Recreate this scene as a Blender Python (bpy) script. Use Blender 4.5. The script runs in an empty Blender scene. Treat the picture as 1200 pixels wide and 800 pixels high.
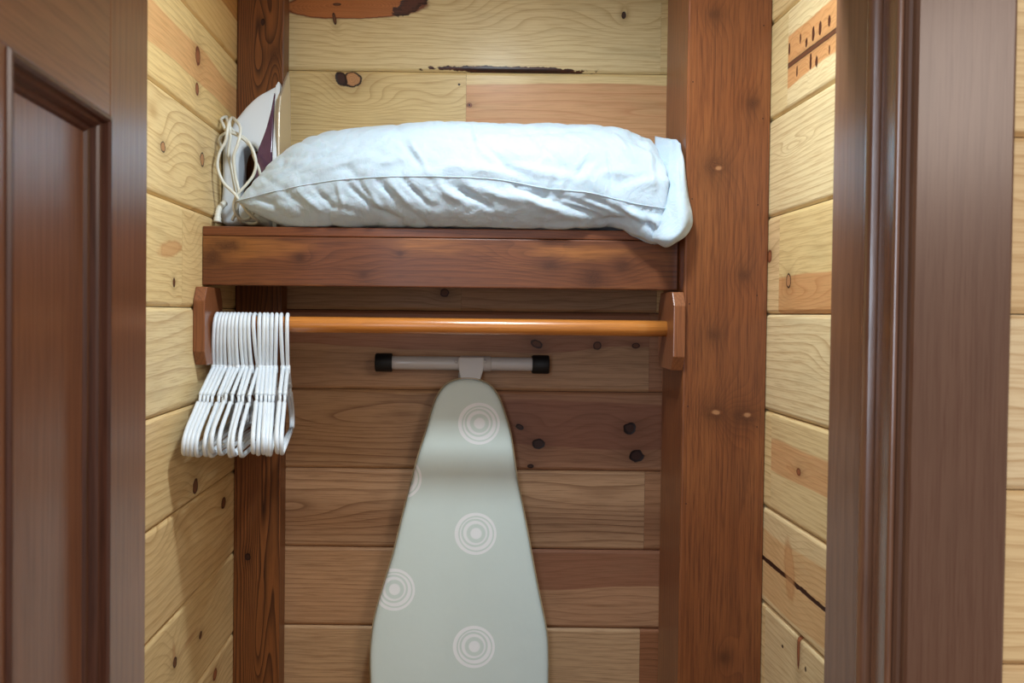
import bpy, bmesh, math, random
from mathutils import Vector, Matrix, noise
C = bpy.context.scene.collection
rnd = random.Random(5)

# ------------------------------------------------------------------ camera, world, lights, exposure
EYE = 1.62
F, PX, PY = 1000.0, 535.0, 385.0                 # focal length and principal point for a 1200x800 frame
PITCH, ROLL = math.radians(1.0), 0.0112
_Fv = Vector((0, math.cos(PITCH), -math.sin(PITCH))); _U0 = Vector((0, math.sin(PITCH), math.cos(PITCH))); _R0 = Vector((1, 0, 0))
_U = _U0*math.cos(ROLL) - _R0*math.sin(ROLL); _R = _R0*math.cos(ROLL) + _U0*math.sin(ROLL)
cam_d = bpy.data.cameras.new('camera'); cam = bpy.data.objects.new('camera', cam_d); C.objects.link(cam)
cam.matrix_world = Matrix(((_R.x, _U.x, -_Fv.x, 0), (_R.y, _U.y, -_Fv.y, 0), (_R.z, _U.z, -_Fv.z, EYE), (0, 0, 0, 1)))
cam_d.sensor_width = 36; cam_d.sensor_fit = 'HORIZONTAL'; cam_d.lens = 36*F/1200
cam_d.shift_x = (600-PX)/1200; cam_d.shift_y = (PY-400)/1200; cam_d.clip_start = .02
cam_d.dof.use_dof = True; cam_d.dof.focus_distance = 1.72; cam_d.dof.aperture_fstop = 7.5
bpy.context.scene.camera = cam
vs = bpy.context.scene.view_settings
vs.view_transform = 'Standard'; vs.look = 'None'; vs.gamma = 1; vs.exposure = 0.0; vs.use_curve_mapping = False

w = bpy.data.worlds.new('world'); bpy.context.scene.world = w; w.use_nodes = True
w.node_tree.nodes['Background'].inputs[0].default_value = (1.0, .93, .89, 1)
w.node_tree.nodes['Background'].inputs[1].default_value = .38

def lamp(name, kind, loc, power, color, size=None, target=None):
    d = bpy.data.lights.new(name, kind); d.energy = power; d.color = color
    o = bpy.data.objects.new(name, d); C.objects.link(o); o.location = loc
    if kind == 'POINT': d.shadow_soft_size = size
    if kind == 'AREA':
        d.shape = 'RECTANGLE'; d.size, d.size_y = size
    if target is not None:
        o.rotation_euler = (Vector(target)-Vector(loc)).to_track_quat('-Z', 'Y').to_euler()
    return o
_l = lamp('closet_ceiling_lamp', 'AREA', (.12, 1.085, EYE+.805), 15.5, (.80, .925, 1), (.15, .15))
_l.data.shape = 'DISK'                           # recessed round downlight, shining straight down
lamp('room_window', 'AREA', (-.75, -1.6, EYE+.30), 40, (.74, .84, 1.0), (1.0, 1.4), (.5, 1.0, EYE))
lamp('door_fill', 'AREA', (1.3, -1.2, EYE+.75), 15, (1, .88, .78), (.6, .6), (-.3, .8, EYE-.2))  # added fill light, unseen behind the camera, brightens the open door

# ------------------------------------------------------------------ helpers
def ray(px, py):
    return (_Fv*F + _R*(px-PX) + _U*(PY-py))
def atY(px, py, Y):
    d = ray(px, py); t = Y/d.y; return Vector((d.x*t, Y, EYE+d.z*t))
def atX(px, py, X):
    d = ray(px, py); t = X/d.x; return Vector((X, d.y*t, EYE+d.z*t))
def proj(p):
    q = Vector((p[0], p[1], p[2]-EYE)); k = F/q.dot(_Fv)
    return PX+q.dot(_R)*k, PY-q.dot(_U)*k
def s2l(c):
    c = c/255.0
    return c/12.92 if c <= .04045 else ((c+.055)/1.055)**2.4
def rgb(r, g, b): return (s2l(r), s2l(g), s2l(b), 1)

def link(name, me, mat=None, parent=None, loc=None, rot=None):
    o = bpy.data.objects.new(name, me); C.objects.link(o)
    if mat is not None and me is not None and not me.materials: me.materials.append(mat)
    if loc is not None: o.location = loc
    if rot is not None: o.rotation_euler = rot
    if parent is not None: o.parent = parent
    return o
def fin(bm, name, smooth=False):
    me = bpy.data.meshes.new(name); bmesh.ops.recalc_face_normals(bm, faces=bm.faces[:]); bm.to_mesh(me); bm.free()
    if smooth:
        for p in me.polygons: p.use_smooth = True
    return me
def thing(name, label, cat, loc=(0, 0, 0), rotz=0, group=None):
    o = bpy.data.objects.new(name, None); C.objects.link(o); o.empty_display_size = .05
    o.location = loc; o.rotation_euler = (0, 0, rotz); o['label'] = label; o['category'] = cat
    if group: o['group'] = group
    return o
def struct(name, me=None, mat=None, loc=(0, 0, 0), label=None):
    o = link(name, me, mat, None, loc); o['kind'] = 'structure'
    if label: o['label'] = label
    return o
def box(x0, x1, y0, y1, z0, z1, bev=0, seg=2):
    bm = bmesh.new()
    bmesh.ops.create_cube(bm, size=1, matrix=Matrix.Translation(((x0+x1)/2, (y0+y1)/2, (z0+z1)/2)) @ Matrix.Diagonal((x1-x0, y1-y0, z1-z0, 1)))
    if bev: bmesh.ops.bevel(bm, geom=bm.edges[:], offset=bev, segments=seg, profile=.6, affect='EDGES')
    return bm
def boxo(name, x0, x1, y0, y1, z0, z1, mat, parent=None, bev=0.002, seg=2):
    """box as an object whose origin is its own centre"""
    c = Vector(((x0+x1)/2, (y0+y1)/2, (z0+z1)/2))
    bm = box(x0-c.x, x1-c.x, y0-c.y, y1-c.y, z0-c.z, z1-c.z, bev, seg)
    return link(name, fin(bm, name), mat, parent, c)
def tube_bm(bm, pts, r, n=10, cap=True, radii=None):
    pts = [Vector(p) for p in pts]; rings = []
    t0 = (pts[1]-pts[0]).normalized()
    nrm = t0.orthogonal().normalized()
    for i, p in enumerate(pts):
        t = ((pts[min(i+1, len(pts)-1)]-pts[max(i-1, 0)])).normalized()
        nrm = (nrm - t*nrm.dot(t)).normalized(); b = t.cross(nrm)
        rr = radii[i] if radii else r
        rings.append([bm.verts.new(p + (nrm*math.cos(a)+b*math.sin(a))*rr) for a in [2*math.pi*k/n for k in range(n)]])
    for a, b in zip(rings, rings[1:]):
        for k in range(n): bm.faces.new((a[k], a[(k+1) % n], b[(k+1) % n], b[k]))
    if cap: bm.faces.new(rings[0][::-1]); bm.faces.new(rings[-1])
def catmull(pts, k=8):
    pts = [Vector(p) for p in pts]; out = []
    P = [pts[0]*2-pts[1]] + pts + [pts[-1]*2-pts[-2]]
    for i in range(1, len(P)-2):
        for j in range(k):
            t = j/k; a, b, c, d = P[i-1], P[i], P[i+1], P[i+2]
            out.append(.5*((2*b)+(c-a)*t+(2*a-5*b+4*c-d)*t*t+(3*b-a-3*c+d)*t**3))
    out.append(pts[-1]); return out
def prism(poly, axis, a, b, bev=0, bseg=2):
    """extrude a 2D polygon; axis 'Y': poly=(x,z); 'X': poly=(y,z); 'Z': poly=(x,y)"""
    bm = bmesh.new()
    def mk(p, t): return {'Y': (p[0], t, p[1]), 'X': (t, p[0], p[1]), 'Z': (p[0], p[1], t)}[axis]
    A = [bm.verts.new(mk(p, a)) for p in poly]; B = [bm.verts.new(mk(p, b)) for p in poly]
    n = len(poly); bm.faces.new(A); bm.faces.new(B[::-1])
    for i in range(n): bm.faces.new((A[i], B[i], B[(i+1) % n], A[(i+1) % n]))
    bmesh.ops.recalc_face_normals(bm, faces=bm.faces[:])
    if bev: bmesh.ops.bevel(bm, geom=bm.edges[:], offset=bev, segments=bseg, profile=.6, affect='EDGES')
    return bm

# ------------------------------------------------------------------ node maths
class NT:
    def __init__(s, mat):
        mat.use_nodes = True; s.t = mat.node_tree; s.t.nodes.clear(); s.out = s.t.nodes.new('ShaderNodeOutputMaterial')
        s.b = s.t.nodes.new('ShaderNodeBsdfPrincipled'); s.t.links.new(s.b.outputs[0], s.out.inputs[0])
    def lk(s, v, sock):
        if isinstance(v, V): s.t.links.new(v.s, sock)
        else: sock.default_value = v
    def m(s, op, a, b=None, c=None, clamp=False):
        n = s.t.nodes.new('ShaderNodeMath'); n.operation = op; n.use_clamp = clamp
        for i, q in enumerate((a, b, c)):
            if q is not None: s.lk(q, n.inputs[i])
        return V(s, n.outputs[0])
    def step(s, x, lo, hi):                      # smooth step
        n = s.t.nodes.new('ShaderNodeMapRange'); n.interpolation_type = 'SMOOTHSTEP'
        s.lk(x, n.inputs[0])
        if lo < hi: n.inputs[1].default_value, n.inputs[2].default_value, n.inputs[3].default_value, n.inputs[4].default_value = lo, hi, 0, 1
        else: n.inputs[1].default_value, n.inputs[2].default_value, n.inputs[3].default_value, n.inputs[4].default_value = hi, lo, 1, 0
        return V(s, n.outputs[0])
    def vec(s, x, y, z):
        n = s.t.nodes.new('ShaderNodeCombineXYZ')
        for i, q in enumerate((x, y, z)): s.lk(q, n.inputs[i])
        return V(s, n.outputs[0])
    def noise(s, v, scale=1, detail=2, rough=.5, dist=0):
        n = s.t.nodes.new('ShaderNodeTexNoise'); s.lk(v, n.inputs['Vector'])
        n.inputs['Scale'].default_value = scale; n.inputs['Detail'].default_value = detail; n.inputs['Roughness'].default_value = rough
        n.inputs['Distortion'].default_value = dist
        return V(s, n.outputs[0])
    def mix(s, f, a, b, mode='MIX'):
        n = s.t.nodes.new('ShaderNodeMix'); n.data_type = 'RGBA'; n.blend_type = mode
        s.lk(f, n.inputs[0]); s.lk(a, n.inputs[6]); s.lk(b, n.inputs[7]); return V(s, n.outputs[2])
    def coord(s):
        n = s.t.nodes.new('ShaderNodeTexCoord'); q = s.t.nodes.new('ShaderNodeSeparateXYZ')
        s.t.links.new(n.outputs['Object'], q.inputs[0]); s.obj = V(s, n.outputs['Object'])
        return [V(s, q.outputs[i]) for i in range(3)]
    def bump(s, h, strength, dist=.001):
        n = s.t.nodes.new('ShaderNodeBump'); s.lk(h, n.inputs['Height']); n.inputs['Strength'].default_value = strength
        n.inputs['Distance'].default_value = dist; s.t.links.new(n.outputs[0], s.b.inputs['Normal'])
class V:
    def __init__(s, n, sock): s.n, s.s = n, sock
    def __add__(s, o): return s.n.m('ADD', s, o)
    __radd__ = __add__
    def __sub__(s, o): return s.n.m('SUBTRACT', s, o)
    def __rsub__(s, o): return s.n.m('SUBTRACT', o, s)
    def __mul__(s, o): return s.n.m('MULTIPLY', s, o)
    __rmul__ = __mul__
    def __truediv__(s, o): return s.n.m('DIVIDE', s, o)
    def __pow__(s, o): return s.n.m('POWER', s, o)

PINE = rgb(228, 202, 150); RING = rgb(166, 118, 62); HEART = rgb(204, 148, 100); HRING = rgb(160, 92, 46)
KDARK = rgb(38, 18, 12); KBROWN = rgb(120, 62, 36); KRED = rgb(176, 92, 56)

def wood(name, base=PINE, ring=RING, freq=62, ringk=.55, axis=0, seed=0., knots=(), bumps=(), hearts=(), heartc=HEART,
         heartring=HRING, wander=.02, rough=.5, coat=.07, fibre=.15, blotch=.12, sharp=5.0, brel=.25, spec=.35, wig=.28, glow=None):
    """procedural plank timber in the object's own coordinates: rings that bend round knots, heartwood bands, fibres.
    knots: (u, v, ru, rv, angle, kind); bumps: (u, v, su, sv, amp); hearts: (v_lo, v_hi[, u_lo, u_hi])"""
    if name == 'pine_plank' or name == 'pine_plain': base = (base[0]*1.02, base[1]*.955, base[2]*.91, 1)
    if name[:5] == 'pine_': ringk *= 1.12
    m = bpy.data.materials.new(name); n = NT(m); c = n.coord()
    if axis == 0: u, v, w_ = c[0], c[2], c[1]
    else: u, v, w_ = c[2], c[0], c[1]
    low = n.noise(n.vec(u*2.2+seed, v*7+seed*.7, w_*7), 1, 2, .5)
    low2 = n.noise(n.vec(u*9+seed*3, v*30, w_*30+seed), 1, 2, .5)
    g = v + w_*.8 + (low-.5)*(wander*4) + (low2-.5)*(wander*wig)
    kinfo = []; halo = None
    low3 = n.noise(n.vec(u*70+seed, v*90, w_*90), 1, 2, .6) if knots else None
    for (uk, vk, ru, rv, ang, kind) in knots:
        ca, sa = math.cos(ang), math.sin(ang)
        du, dv = u-uk, v-vk
        a = (du*ca+dv*sa)/ru; b = (dv*ca-du*sa)/rv
        r2 = a*a+b*b
        if kind != 'crack' and kind != 'spot':
            # spreading deflection of the rings round the knot
            e = n.m('EXPONENT', r2*-.10 if kind != 'big' else r2*-.5)
            g = g + e*(min(.022, rv*1.5))
        d = n.m('SQRT', r2) + (low2-.5)*(.7 if kind in ('crack', 'bark') else .3) + (low3-.5)*(1.1 if kind in ('crack', 'bark', 'deep') else .10 if kind == 'big' else .55)
        if kind in ('dark', 'brown', 'red', 'eye', 'deep'):
            hh = n.m('EXPONENT', (a*a*.16+b*b*.30)*-1.); halo = hh if halo is None else n.m('MAXIMUM', halo, hh)
        kinfo.append((d, kind, a, b))
    for (uk, vk, su, sv, amp) in bumps:
        a = (u-uk)/su; b = (v-vk)/sv
        g = g + n.m('EXPONENT', (a*a+b*b)*-1.)*amp
    ph = g*freq
    fr = n.m('FRACT', ph)
    saw = n.m('POWER', fr, sharp) * n.step(fr, 1.0, .93)
    rmod = n.noise(n.vec(u*1.5+seed*2, v*14, seed), 1, 1, .5)
    saw = saw*(.3+rmod*1.5)
    fib = n.noise(n.vec(u*14+seed, v*420, w_*420), 1, 3, .6)
    blo = n.noise(n.vec(u*5, v*16+seed, w_*12), 1, 2, .55)
    col = n.mix(n.m('MULTIPLY', saw, ringk, clamp=True), base, ring)
    for h in hearts:
        lo, hi = h[0], h[1]
        hv = v + (low-.5)*.05 + (low2-.5)*.006
        hm = n.step(hv, lo-.0015, lo+.0015)*n.step(hv, hi+.0025, hi-.0025)
        if len(h) > 2:
            hu = u + (low2-.5)*.01
            hm = hm*n.step(hu, h[2]-.002, h[2]+.002)*n.step(hu, h[3]+.002, h[3]-.002)
        hc = n.mix(n.m('MULTIPLY', saw, min(1., ringk*1.25), clamp=True), heartc, heartring)
        col = n.mix(hm*.9, col, hc)
    if glow:
        gn = n.noise(n.vec(u*3+seed*5, v*14, w_*10), 1, 3, .6); col = n.mix(n.step(gn, .48, .72)*glow[1], col, glow[0])
        st = n.noise(n.vec(u*2.2, v*170+seed, w_*170), 1, 3, .6); col = n.mix(n.step(st, .45, .75)*.28, col, tuple(x*.55 for x in ring[:3])+(1,))
    dk = tuple(x*.55 for x in base[:3])+(1,)
    col = n.mix(n.m('MULTIPLY', n.step(blo, .5, .85), blotch*3.0, clamp=True), col, dk)
    col = n.mix(n.m('MULTIPLY', n.step(fib, .42, .75), fibre*3, clamp=True), col, ring)
    if halo is not None: col = n.mix(halo*.42, col, tuple(x*.5 for x in ring[:3])+(1,))
    kh = None
    for (d, kind, a, b) in kinfo:
        if kind == 'dark':   inner, rim, rw = rgb(66, 36, 24), KDARK, .28
        elif kind == 'spot': inner, rim, rw = rgb(70, 38, 22), KDARK, .3
        elif kind == 'brown': inner, rim, rw = rgb(112, 68, 42), rgb(62, 34, 22), .25
        elif kind == 'red':  inner, rim, rw = rgb(160, 98, 62), rgb(112, 58, 36), .25
        elif kind == 'big':  inner, rim, rw = rgb(196, 122, 68), rgb(112, 56, 26), .045
        elif kind == 'eye':  inner, rim, rw = rgb(196, 140, 92), rgb(36, 18, 10), .17
        elif kind == 'crack': inner, rim, rw = rgb(44, 22, 14), rgb(84, 44, 26), .3
        elif kind == 'bark': inner, rim, rw = rgb(92, 46, 24), rgb(44, 22, 14), .3
        elif kind == 'stain': inner, rim, rw = rgb(205, 150, 98), rgb(186, 124, 72), .2
        elif kind == 'pale': inner, rim, rw = rgb(196, 142, 96), rgb(150, 92, 56), .3
        elif kind == 'deep': inner, rim, rw = rgb(52, 24, 12), rgb(72, 34, 16), .4
        rr = n.m('FRACT', d*(5. if kind != 'big' else 16.))
        ic = n.mix(rr*.35, inner, rim)
        if kind == 'big': ic = n.mix(n.step(fib, .3, .7)*.25, ic, rim)
        kc = n.mix(n.step(d, 1.0-rw*1.6, 1.0-rw*.6), ic, rim)
        if kind in ('bark', 'crack'): kc = n.mix(n.step(fib, .35, .7), kc, inner)
        soft = .10 if kind not in ('stain', 'deep', 'pale') else .35
        if kind == 'deep': col = n.mix(n.step(d, 1.5, .1)*.8, col, n.mix(rr, inner, tuple(x*.6 for x in base[:3])+(1,)))
        elif kind == 'pale': col = n.mix(n.step(d, 1.2, .3)*.6, col, kc)
        elif kind == 'stain': col = n.mix(n.step(d, 1.25, .75)*.65, col, kc)
        else: col = n.mix(n.step(d, 1.0+soft, 1.0-soft*.3), col, kc)
        if kind in ('dark', 'crack', 'bark', 'spot'):
            q = n.step(d, 1.05, .7); kh = q if kh is None else n.m('MAXIMUM', kh, q)
    n.lk(col, n.b.inputs['Base Color'])
    n.b.inputs['Roughness'].default_value = rough; n.b.inputs['Coat Weight'].default_value = coat; n.b.inputs['Coat Roughness'].default_value = .22
    n.b.inputs['Specular IOR Level'].default_value = spec
    h = saw*-.35 + fib*.5
    if kh is not None: h = h - kh*3
    n.bump(h, brel, .0008)
    return m
def plain(name, col, rough=.4, metal=0, coat=0, nscale=0, namp=0, sss=0, trans=0):
    m = bpy.data.materials.new(name); n = NT(m)
    n.b.inputs['Base Color'].default_value = col; n.b.inputs['Roughness'].default_value = rough
    n.b.inputs['Metallic'].default_value = metal; n.b.inputs['Coat Weight'].default_value = coat
    n.b.inputs['Transmission Weight'].default_value = trans
    if sss: n.b.inputs['Subsurface Weight'].default_value = sss; n.b.inputs['Subsurface Scale'].default_value = .004
    if nscale:
        n.coord(); f = n.noise(n.obj, nscale, 3, .6)
        n.lk(n.mix(n.step(f, .3, .7)*namp, col, tuple(x*.7 for x in col[:3])+(1,)), n.b.inputs['Base Color'])
        n.bump(f, .15, .0006)
    return m

# ------------------------------------------------------------------ the setting
YB, XL, XR = 1.946, -.490, .583                  # visible faces of the back, left and right walls
PITCHB = .181; Z0 = EYE+.549                     # board height and the joint at the top of the back wall
def jz(k): return Z0 - PITCHB*k                  # z of the joint above row k (row 0 is above the first joint: k = 0 is its bottom)
TH = .018

def plank_mesh(L, H, key, c=.0055):
    h = H/2-.0007; l = L/2-.0002; y0 = -TH/2; y1 = TH/2
    prof = [(y1, -h), (y0+c, -h), (y0+.0012, -h+c*.75), (y0, -h+c*1.3), (y0, h-c*1.3), (y0+.0012, h-c*.75), (y0+c, h), (y1, h)]
    bm = bmesh.new()
    A = [bm.verts.new((-l, y, z)) for y, z in prof]; B = [bm.verts.new((l, y, z)) for y, z in prof]
    bm.faces.new(A); bm.faces.new(B[::-1])
    for i in range(len(prof)): bm.faces.new((A[i], B[i], B[(i+1) % len(prof)], A[(i+1) % len(prof)]))
    return fin(bm, 'plank')
rot = {'back': 0., 'left': math.pi/2, 'right': -math.pi/2, 'front': 0.}
def plank(side, parent, a, b, row, mat_kw, plane=None):
    """a, b: extent along the wall (world x for back/front, world y for left/right)"""
    zc = jz(row)+PITCHB/2; mid = (a+b)/2
    if side == 'back': loc = Vector((mid, YB+TH/2, zc))
    elif side == 'left': loc = Vector((XL-TH/2, mid, zc))
    elif side == 'right': loc = Vector((XR+TH/2, mid, zc))
    else: loc = Vector((mid, plane+TH/2, zc))
    def loc_uv(px, py):                          # photo position -> the plank's own u, v
        if side == 'back': p = atY(px, py, YB); return p.x-mid, p.z-zc
        if side == 'left': p = atX(px, py, XL); return p.y-mid, p.z-zc
        p = atX(px, py, XR); return mid-p.y, p.z-zc
    kw = dict(mat_kw); kn = []; bu = []
    for k in kw.pop('knots', ()):
        u, v = loc_uv(k[0], k[1]); kn.append((u, v)+tuple(k[2:]))
    for k in kw.pop('bumps', ()):
        u, v = loc_uv(k[0], k[1]); bu.append((u, v)+tuple(k[2:]))
    if 'mat' in kw: mt = kw['mat']
    else: mt = wood('pine_plank', knots=kn, bumps=bu, **kw)
    return link('plank', plank_mesh(b-a, PITCHB, 0), mt, parent, loc, (0, 0, rot[side]))

GEN = [wood('pine_plain', seed=s, base=b_, bumps=((.1*s % .4-.2, .01, .35, .03, .05),)) for s, b_ in
       ((1.3, PINE), (4.1, rgb(220, 192, 142)), (7.7, rgb(228, 208, 164)))]
def gen(i): return {'mat': GEN[i % 3]}
def bx(px): return atY(px, 400, YB).x
def ly(px, py=365): return atX(px, py, XL).y
def ry(px, py=370): return atX(px, py, XR).y

wb = struct('wall_back', fin(box(XL-.06, XR+.06, YB+TH, YB+.07, 0, 2.45), 'wall_back'), plain('backing', rgb(60, 42, 28), .9), label='back wall of horizontal pine boards')
wl = struct('wall_left', fin(box(XL-.07, XL-TH, 1.03, YB+TH, 0, 2.45), 'wall_left'), bpy.data.materials['backing'], label='left wall of horizontal pine boards')
wr = struct('wall_right', fin(box(XR+TH, XR+.07, 1.03, YB+TH, 0, 2.45), 'wall_right'), bpy.data.materials['backing'], label='right wall of horizontal pine boards')

BL, BR = XL, XR
pinkish = rgb(206, 160, 118)
BACK = {
 0: [(BL, bx(769), dict(seed=2.2, base=rgb(222, 204, 156), ringk=.4, wander=.016,
        knots=[(416, 6, .162, .031, .03, 'big'), (486, 1, .055, .019, .62, 'bark'), (596, 81.5, .175, .0075, -.012, 'crack'), (392, 22, .004, .014, .2, 'brown'), (395, 5, .009, .003, 0, 'brown'), (731, 18, .005, .008, 0, 'dark')],
        bumps=[(740, 30, .12, .045, .05), (530, 10, .10, .05, .055), (600, 40, .13, .03, .03)])),
     (bx(769), BR, dict(seed=8.2, base=rgb(216, 196, 146), bumps=[(775, 40, .06, .03, .03)]))],
 1: [(BL, bx(543), dict(seed=3.1, base=rgb(218, 196, 142), ringk=.5, freq=75, wander=.012,
        knots=[(413, 93, .021, .0175, 0, 'eye'), (400, 92, .012, .018, .5, 'dark'), (538, 99, .0025, .0025, 0, 'spot')],
        bumps=[(424, 120, .085, .032, .05), (520, 118, .06, .03, .028)])),
     (bx(543), BR, dict(seed=5.4, base=rgb(226, 204, 150), hearts=[(-.12, .066)], heartc=rgb(208, 152, 106), heartring=rgb(176, 104, 60), ringk=.38, freq=50, wander=.008,
        knots=[(550, 123, .006, .005, 0, 'red'), (550, 123, .0025, .0025, 0, 'dark')], bumps=[(770, 135, .16, .018, .035)]))],
 2: [(BL, BR, gen(0))],
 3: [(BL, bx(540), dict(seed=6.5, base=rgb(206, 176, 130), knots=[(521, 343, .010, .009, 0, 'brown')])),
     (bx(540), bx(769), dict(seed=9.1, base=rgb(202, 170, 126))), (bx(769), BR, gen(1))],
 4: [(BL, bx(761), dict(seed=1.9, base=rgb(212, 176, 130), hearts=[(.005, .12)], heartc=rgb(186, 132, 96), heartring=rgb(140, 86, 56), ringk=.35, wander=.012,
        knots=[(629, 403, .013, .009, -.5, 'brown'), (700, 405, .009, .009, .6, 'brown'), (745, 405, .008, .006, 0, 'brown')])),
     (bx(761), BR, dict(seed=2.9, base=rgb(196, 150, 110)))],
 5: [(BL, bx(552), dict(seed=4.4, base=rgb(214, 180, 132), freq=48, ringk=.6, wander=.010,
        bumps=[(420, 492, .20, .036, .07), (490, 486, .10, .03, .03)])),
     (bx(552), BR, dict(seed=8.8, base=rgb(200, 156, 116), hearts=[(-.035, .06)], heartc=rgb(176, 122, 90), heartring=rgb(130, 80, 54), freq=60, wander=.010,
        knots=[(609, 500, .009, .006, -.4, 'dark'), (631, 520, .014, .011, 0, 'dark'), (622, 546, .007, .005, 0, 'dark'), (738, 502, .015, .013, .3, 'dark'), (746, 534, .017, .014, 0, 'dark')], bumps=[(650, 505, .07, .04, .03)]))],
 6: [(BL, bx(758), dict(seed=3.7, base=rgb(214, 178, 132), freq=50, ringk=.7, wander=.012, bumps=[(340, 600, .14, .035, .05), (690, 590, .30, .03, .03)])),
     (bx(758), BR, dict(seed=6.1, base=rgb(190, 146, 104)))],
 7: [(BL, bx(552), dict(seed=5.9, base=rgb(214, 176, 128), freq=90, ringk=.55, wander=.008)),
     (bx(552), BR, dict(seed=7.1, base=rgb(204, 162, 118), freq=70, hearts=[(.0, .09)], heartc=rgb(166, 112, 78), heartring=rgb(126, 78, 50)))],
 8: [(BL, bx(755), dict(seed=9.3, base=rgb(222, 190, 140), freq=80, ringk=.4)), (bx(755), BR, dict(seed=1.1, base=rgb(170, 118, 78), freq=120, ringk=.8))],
}
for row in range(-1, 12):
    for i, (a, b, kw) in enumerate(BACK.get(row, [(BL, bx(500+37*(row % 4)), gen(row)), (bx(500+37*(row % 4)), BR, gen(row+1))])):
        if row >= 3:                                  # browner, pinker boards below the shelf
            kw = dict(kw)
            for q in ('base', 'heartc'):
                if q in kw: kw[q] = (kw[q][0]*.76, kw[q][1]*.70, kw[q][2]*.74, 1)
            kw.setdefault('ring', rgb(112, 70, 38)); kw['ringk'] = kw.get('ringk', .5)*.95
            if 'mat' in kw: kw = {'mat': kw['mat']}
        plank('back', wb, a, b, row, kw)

LY0 = 1.03
LEFT = {
 0: [(LY0, YB, dict(seed=2.6, base=rgb(222, 188, 128), ring=rgb(190, 138, 66), ringk=.55, freq=70, hearts=[(.00, .12, .12, .6)], heartc=rgb(190, 128, 62), heartring=rgb(140, 82, 36)))],
 1: [(LY0, YB, dict(seed=3.8, base=rgb(234, 208, 148), freq=75, hearts=[(-.034, .036)], heartc=rgb(226, 172, 116), heartring=rgb(200, 134, 80), ringk=.42, wander=.010,
        knots=[(232, 66, .014, .017, 0, 'red'), (231, 104, .010, .012, 0, 'red')]))],
 2: [(LY0, YB, dict(seed=4.9, base=rgb(228, 206, 152), freq=58, ringk=.62, wander=.014,
        knots=[(191, 172, .011, .0095, 0, 'eye'), (237, 187, .013, .0125, 0, 'eye')], bumps=[(178, 150, .10, .05, .06), (205, 215, .10, .025, .035)]))],
 3: [(LY0, ly(213), dict(seed=5.2, base=rgb(228, 206, 152), ringk=.45, knots=[(200, 291, .06, .013, .15, 'stain'), (204, 331, .006, .008, 0, 'brown')])),
     (ly(213), YB, dict(seed=6.3, base=rgb(224, 200, 146), ringk=.45, bumps=[(222, 280, .05, .06, .04)]))],
 4: [(LY0, YB, dict(seed=7.5, base=rgb(230, 212, 164), freq=34, ringk=.55, wander=.016, bumps=[(176, 390, .16, .05, .04)]))],
 5: [(LY0, YB, dict(seed=8.6, base=rgb(226, 202, 150), freq=70, ringk=.5, wander=.010, knots=[(229, 569, .015, .014, .2, 'brown')]))],
 6: [(LY0, YB, dict(seed=9.7, base=rgb(224, 198, 146), freq=44, ringk=.6, wander=.014, knots=[(262, 589, .017, .0115, 0, 'brown')], bumps=[(178, 640, .10, .05, .06)]))],
 7: [(LY0, YB, dict(seed=1.8, base=rgb(224, 200, 148), freq=60, ringk=.4,
        knots=[(222, 750, .060, .006, .1, 'pale'), (204, 768, .010, .034, .2, 'pale'), (205, 776, .010, .009, 0, 'brown'), (235, 744, .009, .007, 0, 'brown')]))],
 8: [(LY0, YB, dict(seed=2.0, knots=[(252, 790, .014, .012, 0, 'red')]))],
}
for row in range(-1, 12):
    for (a, b, kw) in LEFT.get(row, [(LY0, YB, gen(row+2))]): plank('left', wl, a, b, row, kw)

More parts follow.
